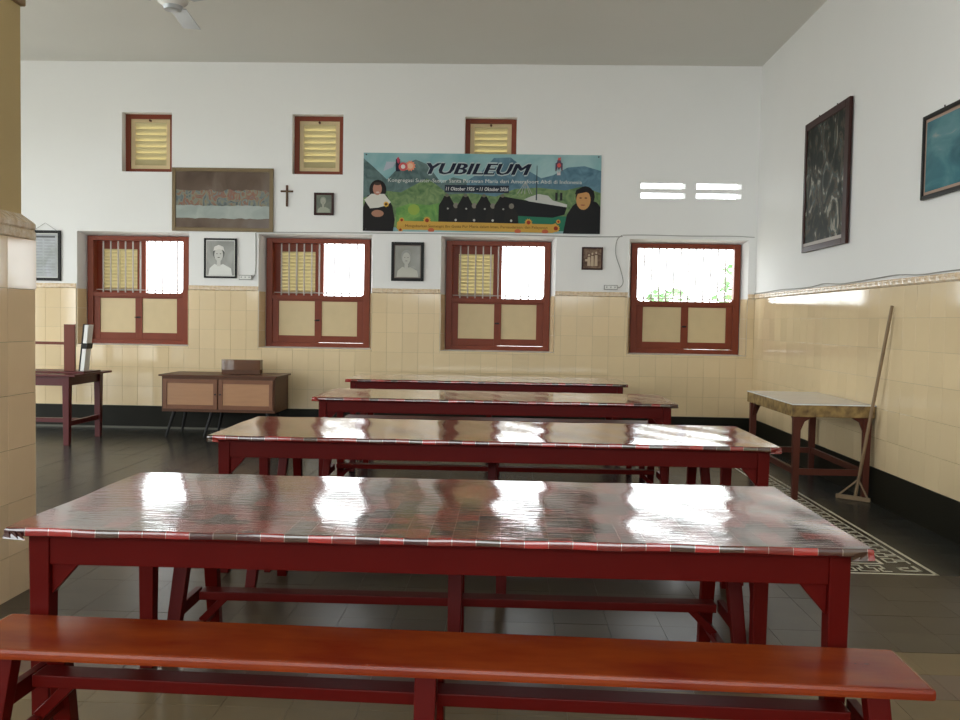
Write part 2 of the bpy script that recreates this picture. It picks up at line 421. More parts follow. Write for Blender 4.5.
# ------------------------------------------------------------------ windows
YF = D+RD
bar_me = MB().tube([(0,0,0),(0,0,.70)], .0095, 6).mesh('bar', M['iron'], smooth=True)
def slat_mesh(wd, h=.062, t=.007, ang=-.75):
    c, s = math.cos(ang), math.sin(ang); b = MB(); vs = []
    for xx in (0, wd):
        for u, v in ((-h/2,-t/2),(h/2,-t/2),(h/2,t/2),(-h/2,t/2)):
            vs.append((xx, u*c-v*s, u*s+v*c))
    return b.add(vs, [(0,1,2,3),(7,6,5,4),(0,4,5,1),(1,5,6,2),(2,6,7,3),(3,7,4,0)]).mesh('slat', M['slat'])
def make_window(i, x0, x1, left_closed, gap=True, sidegap=False):
    wd = x1-x0
    root = empty('window_%d' % i, (x0,YF,WZ0), kind='structure')
    H = WZ1-WZ0; ZM0, ZM1 = .585, .637           # middle rail
    b = MB()
    b.box(0,.075,0,.11,0,H).box(wd-.075,wd,0,.11,0,H).box(.075,wd-.075,0,.11,H-.055,H).box(.075,wd-.075,0,.11,0,.06)
    # small rounded corner brackets where the rail meets the stiles
    for sx, ex in ((1,.075),(-1,wd-.075)):
        b.prism([(ex,ZM1)]+[(ex+sx*.05*(1-math.sin(t)), ZM1+.05*(1-math.cos(t))) for t in [k*PI/12 for k in range(6,-1,-1)]][::-1], 'y', .01, .08)
    b.build('frame', M['winframe'], root, bevel=.004)
    MB().box(.075,wd-.075,.0,.10,ZM0,ZM1).build('middle_rail', M['winframe'], root, bevel=.004)
    mid = wd/2
    for k, (a, c) in enumerate(((.07,mid+.004),(mid-.004+.008*0,wd-(.07 if not sidegap else .0745)))):
        lf = MB(); sw = .075 if k == 0 else .07
        la, lb = (a, c)
        pa, pb = (la+.082, lb-.045) if k == 0 else (la+.05, lb-.085)
        ZB = .055 if (k == 0 or not gap) else .0635
        lf.box(la,pa,.02,.06,ZB,ZM0+.004).box(pb,lb,.02,.06,ZB,ZM0+.004).box(pa,pb,.02,.06,ZB,.145).box(pa,pb,.02,.06,ZM0-.018,ZM0+.004)
        leaf = lf.build('lower_shutter', M['winframe'], root, bevel=.003)
        MB().box(pa-.002,pb+.002,.032,.05,.143,ZM0-.016).build('panel', M['cream'], leaf)
    lt = MB().box(mid-.022,mid+.022,.004,.02,.325,.345).tube([(mid-.03,.0,.335),(mid-.03,-.02,.335),(mid-.012,-.025,.335)],.006,6)
    lt.build('latch', M['blackmetal'], root)
    # security bars
    nb = 12 if wd < 1.29 else 13
    for k in range(1, nb):
        inst('bar', bar_me, root, (.075+(wd-.15)*k/nb, .075, ZM1-.01))
    MB().tube([(.07,.082,ZM1+.035),(wd-.07,.082,ZM1+.035)], .006, 6).build('cross_bar', M['iron'], root, smooth=True)
    # louvred outer leaf behind the left half
    if left_closed:
        z0, z1 = ZM1-.01, H-.05
        a, c = .06, mid+.045
        lf = MB(); pa, pb = a+.085, c-.105
        lf.box(a,pa,.125,.165,z0,z1).box(pb,c,.125,.165,z0,z1).box(pa,pb,.125,.165,z1-.105,z1).box(pa,pb,.125,.165,z0,z0+.035)
        leaf = lf.build('louvred_shutter', M['winframe'], root, bevel=.003)
        sm = slat_mesh(pb-pa); n = 12
        for k in range(n):
            inst('slat', sm, leaf, (pa,.145,z0+.055+(z1-.105-z0-.075)*k/(n-1)))
        MB().box((pa+pb)/2-.006,(pa+pb)/2+.006,.112,.122,z0+.04,z1-.11).build('tilt_rod', M['slat'], leaf)
    # open leaves folded back against the outside wall
    for sgn, xe in ((1,wd),) if left_closed else ((1,wd),(-1,0)):
        ol = MB(); xa, xb = (xe+.03, xe+.62) if sgn > 0 else (xe-.62, xe-.03)
        ol.box(xa,xa+.08,.20,.235,.62,H-.05).box(xb-.08,xb,.20,.235,.62,H-.05).box(xa+.08,xb-.08,.20,.235,H-.15,H-.05).box(xa+.08,xb-.08,.20,.235,.62,.68).box(xa+.08,xb-.08,.21,.225,.68,H-.15)
        ol.build('open_shutter', M['winframe'], root)
    return root
wl = ['brick red window between the framed document and the portrait in white cap', 'brick red window right of the portrait in white cap',
      'brick red window under the middle of the printed banner', 'fully open window with iron bars nearest the right wall']
for i, (x0, x1) in enumerate(WIN):
    tag(make_window(i+1, x0, x1, i < 3, i > 0, i == 2), label=wl[i])
# high louvred vents
vl = ['high louvred vent above the long framed group picture', 'high louvred vent above the wall cross', 'high louvred vent partly covered by the banner']
for i, (x0, x1, z0, z1) in enumerate(VENT):
    wd, ht = x1-x0-.004, z1-z0-.004
    root = empty('window_%d' % (i+5), (x0+.002, D+.10, z0+.002), label=vl[i], kind='structure')
    MB().box(0,.06,0,.1,0,ht).box(wd-.06,wd,0,.1,0,ht).box(.06,wd-.06,0,.1,ht-.055,ht).box(.06,wd-.06,0,.1,0,.05).build('frame', M['winframe'], root, bevel=.004)
    a, c, e, g = .056, wd-.056, .046, ht-.051
    leaf = MB().box(a,a+.055,.02,.06,e,g).box(c-.055,c,.02,.06,e,g).box(a+.055,c-.055,.02,.06,g-.045,g).box(a+.055,c-.055,.02,.06,e,e+.05).build('louvre_frame', M['cream'], root, bevel=.003)
    sm = slat_mesh(c-a-.11, h=.080, t=.008, ang=-1.0); n = 7
    for k in range(n): inst('slat', sm, leaf, (a+.055,.04,e+.085+(g-e-.165)*k/(n-1)))
    MB().tube([(wd/2,-.01,ht-.075),(wd/2,.02,ht-.075)],.014,8).build('catch', M['darkwood'], root, smooth=True)

# ------------------------------------------------------------------ pillar at the left
PX, PY1 = -2.38, 4.458
pil = empty('pillar', (PX-.25, PY1-.25, 0), label='square pillar, ochre plaster above glazed tan tiles, at the left edge', cat='pillar')
ZP = [0,.21,.466,.723,.983,1.24,1.496,1.742]
MB().box(-.243,.243,-.243,.243,0,1.80).build('core', M['grout'], pil)
for s in range(4):
    for c in range(2):
        for j in range(7):
            me = wtile(.25, ZP[j+1]-ZP[j], M['ptile'])
            R = Matrix.Rotation(s*PI/2, 4, 'Z'); p = R @ Vector((-.25+c*.25, -.243, ZP[j]))
            tilt = random.uniform(-.002,.002)
            if s == 1 and c == 1 and j == 6: tilt = -.024
            inst('tile', me, pil, p, (0,0,s*PI/2+tilt))
cap = MB()
prof = [(.250,1.742),(.254,1.748),(.253,1.775),(.248,1.790),(.253,1.800),(.252,1.822),(.244,1.832),(.205,1.868)]
for (r0,z0),(r1,z1) in zip(prof, prof[1:]):
    cap.add([(-r0,-r0,z0),(r0,-r0,z0),(r0,r0,z0),(-r0,r0,z0),(-r1,-r1,z1),(r1,-r1,z1),(r1,r1,z1),(-r1,r1,z1)], [(0,1,5,4),(1,2,6,5),(2,3,7,6),(3,0,4,7)])
cap.build('moulded_band', M['listello'], pil)
MB().box(-.205,.205,-.205,.205,1.80,ZC-.002).build('shaft', M['olive'], pil)
MB().box(-.245,.245,-.245,.245,2.93,3.03).box(-.225,.225,-.225,.225,2.88,2.93).build('capital', mat('brown_moulding',(.30,.20,.10),.6), pil, bevel=.01)

# ------------------------------------------------------------------ dining tables with printed plastic cloths
def cloth_mat():
    m = bpy.data.materials.new('printed_plastic_cloth'); m.use_nodes = True
    nt = m.node_tree; b = nt.nodes['Principled BSDF']; N = nt.nodes.new; L = nt.links.new
    tc = N('ShaderNodeTexCoord')
    br = N('ShaderNodeTexBrick'); br.offset = 0; br.squash = 1
    br.inputs['Scale'].default_value = 1; br.inputs['Brick Width'].default_value = .0695; br.inputs['Row Height'].default_value = .0695
    br.inputs['Mortar Size'].default_value = .0006; br.inputs['Mortar Smooth'].default_value = 0
    of = N('ShaderNodeVectorMath'); of.operation = 'ADD'; of.inputs[1].default_value = (.013,.031,0); L(tc.outputs['Object'], of.inputs[0])
    L(of.outputs[0], br.inputs['Vector'])
    sn = N('ShaderNodeVectorMath'); sn.operation = 'SNAP'; sn.inputs[1].default_value = (.0695,.0695,10)
    L(of.outputs[0], sn.inputs[0])
    wn = N('ShaderNodeTexWhiteNoise'); L(sn.outputs[0], wn.inputs['Vector'])
    cr = N('ShaderNodeValToRGB'); cr.color_ramp.interpolation = 'CONSTANT'
    cols = [(0,(.32,.026,.02)),(.30,(.055,.012,.010)),(.52,(.24,.02,.016)),(.70,(.07,.035,.022)),(.80,(.16,.018,.012)),(.95,(.09,.06,.035))]
    while len(cr.color_ramp.elements) < len(cols): cr.color_ramp.elements.new(.5)
    for e, (p, c) in zip(cr.color_ramp.elements, cols): e.position = p; e.color = (*c,1)
    L(wn.outputs['Value'], cr.inputs[0])
    mx = N('ShaderNodeMix'); mx.data_type = 'RGBA'; mx.inputs['B'].default_value = (.38,.27,.22,1)
    L(br.outputs['Fac'], mx.inputs['Factor']); L(cr.outputs[0], mx.inputs['A']); L(mx.outputs['Result'], b.inputs['Base Color'])
    b.inputs['Roughness'].default_value = .13; b.inputs['Specular IOR Level'].default_value = .5
    b.inputs['Coat Weight'].default_value = .8; b.inputs['Coat Roughness'].default_value = .06; b.inputs['Coat IOR'].default_value = 1.5
    n1 = N('ShaderNodeTexNoise'); n1.inputs['Scale'].default_value = 7; n1.inputs['Detail'].default_value = 5
    mp = N('ShaderNodeMapping'); mp.inputs['Scale'].default_value = (1.6,7,1); L(tc.outputs['Object'], mp.inputs[0]); L(mp.outputs[0], n1.inputs['Vector'])
    bp = N('ShaderNodeBump'); bp.inputs['Strength'].default_value = .22; bp.inputs['Distance'].default_value = .004
    L(n1.outputs['Fac'], bp.inputs['Height']); L(bp.outputs[0], b.inputs['Normal']); L(bp.outputs[0], b.inputs['Coat Normal'])
    return m
M['cloth'] = cloth_mat()
ZT = .75
def make_table(x0, x1, y0, y1, label):
    L, W = x1-x0, y1-y0
    t = empty('dining_table', ((x0+x1)/2,(y0+y1)/2,0), label=label, cat='table', group='long red dining tables')
    hx, hy = L/2, W/2
    MB().box(-hx+.012,hx-.012,-hy+.012,hy-.012,ZT-.028,ZT-.003).build('tabletop', M['red'], t, bevel=.004)
    lx, ly, lw = hx-.068-.031*0, hy-.085, .062
    for sx in (-1,1):
        for sy in (-1,1):
            MB().bar((sx*lx,sy*ly,ZT-.03),(sx*lx,sy*ly,0),lw,lw,lw*.82,lw*.82,up=(0,1,0)).build('leg', M['red'], t, bevel=.004)
            # triangular corner brackets under the apron
            g = sx*(lx-lw/2)
            MB().prism([(g,ZT-.118),(g-sx*.085,ZT-.118),(g,ZT-.215)],'y',sy*ly-.012,sy*ly+.012).build('corner_bracket', M['red'], t, bevel=.002)
    for sy in (-1,1): MB().box(-lx+lw/2,lx-lw/2,sy*(ly+.012)-.014,sy*(ly+.012)+.014,ZT-.122,ZT-.029).build('apron', M['red'], t, bevel=.003)
    for sx in (-1,1): MB().box(sx*(lx+.012)-.014,sx*(lx+.012)+.014,-ly+lw/2,ly-lw/2,ZT-.122,ZT-.029).build('side_apron', M['red'], t, bevel=.003)
    return t
def make_cloth(x0, x1, y0, y1, label, seed):
    rd = random.Random(seed); hx, hy = (x1-x0)/2, (y1-y0)/2
    nx, ny = 90, 30; b = MB(); vs = []; fs = []
    for j in range(ny+1):
        for i in range(nx+1):
            x = -hx+2*hx*i/nx; y = -hy+2*hy*j/ny
            z = .0015+.0010*math.sin(x*7+seed)*math.sin(y*9+seed*2)+.0008*math.sin(x*21+y*13)
            vs.append((x,y,z))
    k = nx+1
    for j in range(ny):
        for i in range(nx): fs.append((j*k+i,j*k+i+1,(j+1)*k+i+1,(j+1)*k+i))
    ring = [i for i in range(k)]+[j*k+nx for j in range(1,ny+1)]+[ny*k+i for i in range(nx-1,-1,-1)]+[j*k for j in range(ny-1,0,-1)]
    base = len(vs); n = len(ring)
    for r, (out, dz) in enumerate(((.004,-.006),(.004,-.020))):
        for q, id_ in enumerate(ring):
            x, y, z = vs[id_]; ox = (abs(abs(x)-hx) < 1e-6)*math.copysign(1,x); oy = (abs(abs(y)-hy) < 1e-6)*math.copysign(1,y)
            wv = 1+.06*math.sin(q*.7+seed)+.06*math.sin(q*.23)
            vs.append((x+ox*out, y+oy*out, dz*(wv if r else 1)))
    for q in range(n):
        p = (q+1) % n
        fs.append((ring[q],base+q,base+p,ring[p])); fs.append((base+q,base+n+q,base+n+p,base+p))
    b.add(vs, fs)
    o = b.build('plastic_tablecloth', M['cloth'], None, smooth=True, loc=((x0+x1)/2,(y0+y1)/2,ZT))
    tag(o, label, 'tablecloth', 'printed plastic tablecloths')
    # gathered corner folds of the clear plastic
    for sx in (-1,1):
        f = MB(); p0 = Vector((sx*hx,-hy,-.004))
        for q in range(3):
            f.add([p0, p0+Vector((-sx*(.012+.018*q),-.007-.002*q,-.006)), p0+Vector((-sx*(.018+.022*q),-.008,-.024-.003*q)), p0+Vector((sx*.006,-.008,-.020-.003*q))], [(0,1,2,3)])
        f.build('corner_fold', M['cloth'], o)
    return o
TABLES = [(-1.465,1.04,2.575,3.54,'nearest long dark red dining table, right behind the orange bench'),
          (-1.585,1.41,4.70,5.65,'second long dark red dining table from the front'),
          (-1.56,1.325,7.115,8.05,'third long dark red dining table from the front'),
          (-1.70,1.22,9.33,10.28,'farthest long dark red dining table, below the windows')]
CL = ['glossy brick-print plastic cloth on the nearest table','glossy brick-print plastic cloth on the second table from the front',
      'glossy brick-print plastic cloth on the third table from the front','glossy brick-print plastic cloth on the farthest table by the wall']
for i, (a, b_, c, d, l) in enumerate(TABLES):
    make_table(a, b_, c, d, l); make_cloth(a, b_, c, d, CL[i], i+1)

# ------------------------------------------------------------------ benches
def make_bench(L, label, loc, rz=0, plank='bench', W=.288, zs=.25):
    t = empty('bench', (*loc,0), rz, label=label, cat='bench', group='long wooden benches')
    Z = .485; hx = L/2
    b = MB(); b.box(-hx,hx,-W/2,W/2,Z-.030,Z)
    b.build('seat_plank', M[plank], t, bevel=.010)
    for x in (-hx+.13, 0, hx-.13):
        for sy in (-1,1):
            xl = x if (x == 0 or sy < 0) else x-math.copysign(.045,x)
            xf = xl+(math.copysign(.035,x) if (x != 0 and sy < 0) else 0)
            MB().bar((xl,sy*.085,Z-.030),(xf,sy*.165,0),.058,.05,.05,.045,up=(0,1,0)).build('leg', M['red'], t, bevel=.004)
        MB().bar((x+(0 if x == 0 else math.copysign(.012,x)),-.115,zs-.05),(x+(0 if x == 0 else math.copysign(.012,x)),.115,zs-.05),.028,.05).build('cross_rail', M['red'], t, bevel=.003)
    MB().box(-hx+.17,hx-.17,-.038,.038,zs-.035,zs).build('stretcher', M['red'], t, bevel=.003)
    for sx in (-1,1):
        x = sx*(hx-.17)
        MB().bar((x,0,zs-.13),(x-sx*.11,0,zs-.02),.03,.03,up=(0,1,0)).bar((x,-.13,zs-.14),(x,.13,zs-.14),.03,.03).build('brace', M['red'], t, bevel=.003)
    return t
make_bench(2.56, 'orange-varnished long bench in the foreground, nearest the camera', (-.200,2.425), math.radians(-2.1), zs=.375)
make_bench(2.45, 'long bench tucked behind the nearest table', (-.20,3.665), math.radians(.3), 'red')
make_bench(2.70, 'long bench in front of the second table, seen beneath the nearest table', (-.02,4.58), math.radians(-.4), 'red')
make_bench(3.05, 'long bench behind the second table, its edge showing under the apron', (-.10,6.05), math.radians(-.3), 'red')
make_bench(2.80, 'long bench in front of the third table', (-.10,6.98), math.radians(.3), 'red')
make_bench(2.80, 'long bench behind the third table', (-.10,8.22), 0, 'red')
make_bench(2.80, 'long bench in front of the farthest table', (-.20,9.20), 0, 'red')

# ------------------------------------------------------------------ side table by the right wall
st = empty('side_table', (2.56,7.86,0), label='small red-brown table with pale marble-look top against the right wall', cat='table')
hx, hy, Z = .325, .69, .765
M['side_red'] = mat('red_brown_paint', (.10,.026,.015), .45, .2, noise=.3, nscale=8)
M['side_edge'] = mat('gold_patterned_edge', (.34,.22,.08), .25, noise=1, nscale=18, col2=(.11,.065,.03), bump=.1, bscale=30)
MB().box(-hx+.004,hx-.004,-hy+.004,hy-.004,Z-.10,Z-.004).build('edge_band', M['side_edge'], st, bevel=.004)
MB().box(-hx,hx,-hy,hy,Z-.006,Z+.002).build('marble_top', M['stone_top'], st, bevel=.002)
for sx in (-1,1):
    for sy in (-1,1):
        x, y = sx*(hx-.05), sy*(hy-.05)
        MB().bar((x,y,Z-.10),(x,y,0),.058,.058,.045,.045,up=(0,1,0)).build('leg', M['side_red'], st, bevel=.004)
        b = MB(); b.prism([(x-sx*.028,Z-.10),(x-sx*.13,Z-.10),(x-sx*.06,Z-.14),(x-sx*.028,Z-.22)],'y',y-.012,y+.012)
        b.prism([(y-sy*.028,Z-.10),(y-sy*.13,Z-.10),(y-sy*.06,Z-.14),(y-sy*.028,Z-.22)],'x',x-.012,x+.012)
        b.build('corner_bracket', M['side_red'], st)
    MB().box(sx*(hx-.05)-.012,sx*(hx-.05)+.012,-hy+.05,hy-.05,.20,.25).build('long_rail', M['side_red'], st)
for sy in (-1,1): MB().box(-hx+.06,hx-.06,sy*(hy-.05)-.012,sy*(hy-.05)+.012,.20,.25).build('short_rail', M['side_red'], st)

# ------------------------------------------------------------------ floor squeegee leaning on the right wall
sq = empty('floor_squeegee', (2.775,7.25,0), label='long-handled wooden floor squeegee leaning on the right wall', cat='squeegee')
P0, P1 = Vector((2.775,7.25,.02)), Vector((2.868,6.905,1.545)); o_ = Vector((2.775,7.25,0))
MB().tube([P0-o_, P0.lerp(P1,.5)-o_, P1-o_], .0135, 10, .0125).build('handle', M['wood_handle'], sq, smooth=True)
ha, hb = Vector((2.66,7.345,.018))-o_, Vector((2.862,7.165,.018))-o_
MB().bar(ha, hb, .028, .034).build('head', M['wood_handle'], sq, bevel=.004)
MB().bar(ha+Vector((0,0,-.012)), hb+Vector((0,0,-.012)), .008, .012).build('rubber_blade', M['black'], sq)
for e in (ha.lerp(hb,.08), ha.lerp(hb,.92)): MB().bar(e+Vector((0,0,.012)), (P0.lerp(P1,.10)-o_), .018, .012).build('brace', M['wood_handle'], sq)

# ------------------------------------------------------------------ desk at the left, with rack and binder
DX, DY0, DY1, DZ = -4.50, 9.20, 10.08, .745
dk = empty('desk', (DX-.8,(DY0+DY1)/2,0), label='maroon wooden desk half hidden by the pillar', cat='desk')
hx, hy = .8, (DY1-DY0)/2
MB().box(-hx,hx,-hy,hy,DZ-.022,DZ).build('desktop', M['maroon'], dk, bevel=.004)
for sx in (-1,1):
    for sy in (-1,1):
        MB().bar((sx*(hx-.12),sy*(hy-.08),DZ-.022),(sx*(hx-.12),sy*(hy-.08),0),.075,.075,.058,.058,up=(0,1,0)).build('leg', M['maroon'], dk, bevel=.004)
    MB().box(sx*(hx-.12)-.014,sx*(hx-.12)+.014,-hy+.12,hy-.12,DZ-.12,DZ-.022).build('side_apron', M['maroon'], dk)
    MB().box(sx*(hx-.12)-.018,sx*(hx-.12)+.018,-hy+.1,hy-.1,.20,.25).build('side_rail', M['maroon'], dk)
for sy in (-1,1): MB().box(-hx+.15,hx-.15,sy*(hy-.08)-.014,sy*(hy-.08)+.014,DZ-.12,DZ-.022).build('apron', M['maroon'], dk)
MB().box(-hx+.12,hx-.12,-.03,.03,.20,.245).build('foot_rail', M['maroon'], dk)
M['rackred'] = mat('reddish_brown_wood', (.14,.032,.016), .4, .2, noise=.4, nscale=5, stretch=(1,1,.3))
bk = empty('book_rack', (-4.72,9.66,DZ), label='reddish wooden book rack standing on the maroon desk', cat='rack')
MB().box(-1.0,.19,-.20,.20,0,.018).build('base_board', M['maroon'], bk, bevel=.003)
MB().box(-.075,.045,-.10,-.075,.018,.52).build('upright', M['rackred'], bk, bevel=.003)
MB().box(-.80,-.68,-.10,-.075,.018,.52).build('upright', M['rackred'], bk, bevel=.003)
MB().box(-.68,-.075,-.098,-.078,.30,.33).build('rail', M['rackred'], bk)
bn = empty('ring_binder', (-4.63,9.64,DZ+.0185), label='white ring binder with a dark strap leaning beside the book rack', cat='binder')
def lean(z): return .02+z*.105
bmk = MB()
bmk.add([(lean(0)-.02,-.06,0),(lean(0)+.025,-.06,0),(lean(0)+.025,.06,0),(lean(0)-.02,.06,0),(lean(.50)-.02,-.06,.50),(lean(.50)+.025,-.06,.50),(lean(.50)+.025,.06,.50),(lean(.50)-.02,.06,.50)],
        [(3,2,1,0),(4,5,6,7),(0,1,5,4),(1,2,6,5),(2,3,7,6),(3,0,4,7)]).build('spine_and_covers', M['white'], bn, bevel=.006)
sp = MB()
sp.add([(lean(.24)-.026,-.066,.24),(lean(.24)+.034,-.066,.24),(lean(.24)+.034,.066,.24),(lean(.24)-.026,.066,.24),(lean(.30)-.026,-.066,.30),(lean(.30)+.034,-.066,.30),(lean(.30)+.034,.066,.30),(lean(.30)-.026,.066,.30)],
       [(3,2,1,0),(4,5,6,7),(0,1,5,4),(1,2,6,5),(2,3,7,6),(3,0,4,7)]).build('strap', M['black'], bn)
MB().add([(lean(0)-.034,-.062,0),(lean(0)-.021,-.062,0),(lean(0)-.021,.062,0),(lean(0)-.034,.062,0),(lean(.505)-.034,-.062,.505),(lean(.505)-.021,-.062,.505),(lean(.505)-.021,.062,.505),(lean(.505)-.034,.062,.505)],
       [(3,2,1,0),(4,5,6,7),(0,1,5,4),(1,2,6,5),(2,3,7,6),(3,0,4,7)]).build('back_cover', M['black'], bn)

# ------------------------------------------------------------------ low cabinet
CX0, CX1, CY0, CY1, CZ0, CZ1 = -3.93, -2.62, 10.05, 10.66, .295, .715
cb = empty('sideboard', ((CX0+CX1)/2,CY0,0), label='low brown two-door sideboard on thin splayed legs by the back wall', cat='cabinet')
hx, dp = (CX1-CX0)/2, CY1-CY0
MB().box(-hx+.01,hx-.01,.006,dp,CZ0,CZ1-.02).build('body', M['darkwood'], cb, bevel=.004)
MB().box(-hx-.02,hx+.02,-.02,dp+.01,CZ1-.02,CZ1).build('top_board', M['darkwood'], cb, bevel=.003)
for a, c in ((-hx+.03,-.008),(.008,hx-.03)):
    d_ = MB(); z0, z1 = CZ0+.035, CZ1-.05
    d_.box(a,a+.045,-.014,.006,z0,z1).box(c-.045,c,-.014,.006,z0,z1).box(a+.045,c-.045,-.014,.006,z1-.045,z1).box(a+.045,c-.045,-.014,.006,z0,z0+.045)
    dr = d_.build('door', M['doorframe'], cb, bevel=.003)
    MB().box(a+.044,c-.044,-.006,.004,z0+.044,z1-.044).build('panel', M['door'], dr)
    kx = c-.02 if a < -.1 else a+.02
    MB().tube([(kx,-.014,(z0+z1)/2),(kx,-.03,(z0+z1)/2)],.009,8).build('knob', M['blackmetal'], dr, smooth=True)
for x in (-hx+.12, -.10, hx-.12):
    for y, dy in ((.10,-.06),(dp-.12,.05)):
        dx = -.075 if x < 0 else .075
        MB().tube([(x,y,CZ0),(x+dx,y+dy,0)], .022, 8, .013).build('leg', M['blackmetal'], cb, smooth=True)
wb = empty('wooden_box', (-3.11,10.40,CZ1), label='small varnished wooden box on the sideboard', cat='box')
b = MB(); pts = []
for i in range(13):
    a = -1+2*i/12; pts.append((a*.225, -.07+.02*a*a))
pts += [(.225,.07),(-.225,.07)]
b.prism(pts, 'z', .045, .165)
b.build('lid', mat('glossy_brown_wood',(.13,.055,.028),.12,.6,noise=.4,nscale=4,stretch=(1,1,5)), wb, bevel=.003)
MB().box(-.222,.222,-.052,.068,0,.0448).build('base', M['darkwood'], wb)

# ------------------------------------------------------------------ pictures on the back wall
def blotch(name, cols, scale, rough=.45, stretch=(1,1,1), warp=1.2, seed=0):
    """generic painted print: warped noise run through a colour ramp"""
    m = bpy.data.materials.new(name); m.use_nodes = True
    nt = m.node_tree; b = nt.nodes['Principled BSDF']; N = nt.nodes.new; L = nt.links.new
    tc = N('ShaderNodeTexCoord'); mp = N('ShaderNodeMapping'); mp.inputs['Scale'].default_value = stretch; mp.inputs['Location'].default_value = (seed,seed*.7,seed*.3)
    L(tc.outputs['Object'], mp.inputs[0])
    n = N('ShaderNodeTexNoise'); n.inputs['Scale'].default_value = scale; n.inputs['Detail'].default_value = 8; n.inputs['Distortion'].default_value = warp
    L(mp.outputs[0], n.inputs['Vector'])
    cr = N('ShaderNodeValToRGB')
    while len(cr.color_ramp.elements) < len(cols): cr.color_ramp.elements.new(.5)
    for e, (p, c) in zip(cr.color_ramp.elements, cols): e.position = p; e.color = (*c,1)
    L(n.outputs['Fac'], cr.inputs[0]); L(cr.outputs[0], b.inputs['Base Color'])
    b.inputs['Roughness'].default_value = rough; b.inputs['Specular IOR Level'].default_value = .2
    return m
FL = {}
def flat(col, rough=.45):
    k = tuple(round(c,3) for c in col)+(rough,)
    if k not in FL: FL[k] = mat('print_colour', col, rough, .12)
    return FL[k]
def framed(name, x0, x1, z0, z1, fw, fmat, pmat, label, cat='picture', th=.025, mat_w=0, matm=None, group=None):
    """picture in the plane y=D; local origin at its lower left corner, x right, z up, front towards -y"""
    o = empty(name, (x0, D-.012-th, z0), label=label, cat=cat, group=group)
    o.location.y = D-th-.001 if z0 > Z_LT else D-th-.02
    wd, ht = x1-x0, z1-z0
    MB().box(0,fw,0,th,0,ht).box(wd-fw,wd,0,th,0,ht).box(fw,wd-fw,0,th,ht-fw,ht).box(fw,wd-fw,0,th,0,fw).build('frame', fmat, o, bevel=.004)
    if mat_w:
        MB().box(fw,wd-fw,.012,th-.002,fw,ht-fw).build('mount', matm, o)
        q = fw+mat_w; MB().box(q,wd-q,.010,.0118,q,ht-q).build('print', pmat, o)
    else: MB().box(fw,wd-fw,.010,th-.002,fw,ht-fw).build('print', pmat, o)
    return o, wd, ht
def shape(name, pts, y, m, parent, t=.0006):
    return MB().prism(pts, 'y', y-t, y).build(name, m, parent)
def oval(cx, cz, rx, rz, n=20, a0=0, a1=2*PI): return [(cx+rx*math.cos(a0+(a1-a0)*i/n), cz+rz*math.sin(a0+(a1-a0)*i/n)) for i in range(n)]

# framed document
o, wd, ht = framed('framed_document', -5.90,-5.468,1.776,2.385,.035,M['black'],blotch('grey_document_print',[(.3,(.34,.36,.34)),(.7,(.46,.47,.505))],6,.2),'black-framed grey document hanging beside the pillar', mat_w=.012, matm=flat((.6,.6,.56)))
for k in range(13):
    z = ht-.085-k*.036
    if k in (0,): MB().box(.06,wd-.07,.0085,.0095,z-.004,z+.018).build('heading_line', flat((.12,.12,.12)), o)
    else: MB().box(.06,wd*.48,.009,.0096,z,z+.006).box(wd*.53,wd-.07-(.05 if k%4==0 else 0),.009,.0096,z,z+.006).build('text_line', flat((.24,.25,.24)), o)
MB().tube([(.10,.012,ht-.002),(wd*.55,.018,ht+.09),(wd-.05,.012,ht-.002)],.003,5).build('hanging_wire', M['wire'], o)

# wide picture: plain muted colour fields
o, wd, ht = framed('wide_picture', -4.102,-2.871,2.40,3.16,.045,M['gold'],blotch('brown_field_print',[(.25,(.09,.06,.045)),(.5,(.14,.10,.075)),(.75,(.18,.14,.11))],3,.12,stretch=(1,1,.6)),'wide bronze-framed picture in muted browns with a pale band, above the leftmost window')
rd = random.Random(3)
def ragged(z0, z1, amp): return [(.05+ (wd-.10)*k/24, z0+rd.uniform(-amp,amp)) for k in range(25)]+[(wd-.05-(wd-.10)*k/24, z1+rd.uniform(-amp,amp)) for k in range(25)]
MB().prism(ragged(.30,.49,.018),'y',.0088,.0096).build('printed_band', blotch('muted_colour_print',[(.30,(.06,.055,.05)),(.42,(.16,.19,.19)),(.5,(.24,.23,.16)),(.57,(.26,.11,.08)),(.64,(.16,.22,.20)),(.75,(.36,.33,.27))],9,.12,stretch=(1,1,.8),warp=1.5,seed=5), o)
MB().prism(ragged(.155,.31,.006),'y',.0084,.0092).build('printed_band', blotch('pale_grey_green_print',[(.3,(.30,.34,.31)),(.7,(.40,.43,.40))],5,.12), o)

# cross
c = empty('wall_cross', (-2.708,D-.016,2.71), label='small dark wooden cross on the wall between two pictures', cat='cross')
MB().box(-.013,.013,0,.014,0,.255).build('upright', M['darkwood'], c, bevel=.002)
MB().box(-.075,.075,-.004,.010,.17,.192).build('crossbar', M['darkwood'], c, bevel=.002)
MB().tube([(0,-.006,.09),(0,-.006,.19)],.006,6).tube([(-.05,-.006,.185),(0,-.006,.178),(.05,-.006,.185)],.004,6).build('figure', M['gold'], c)

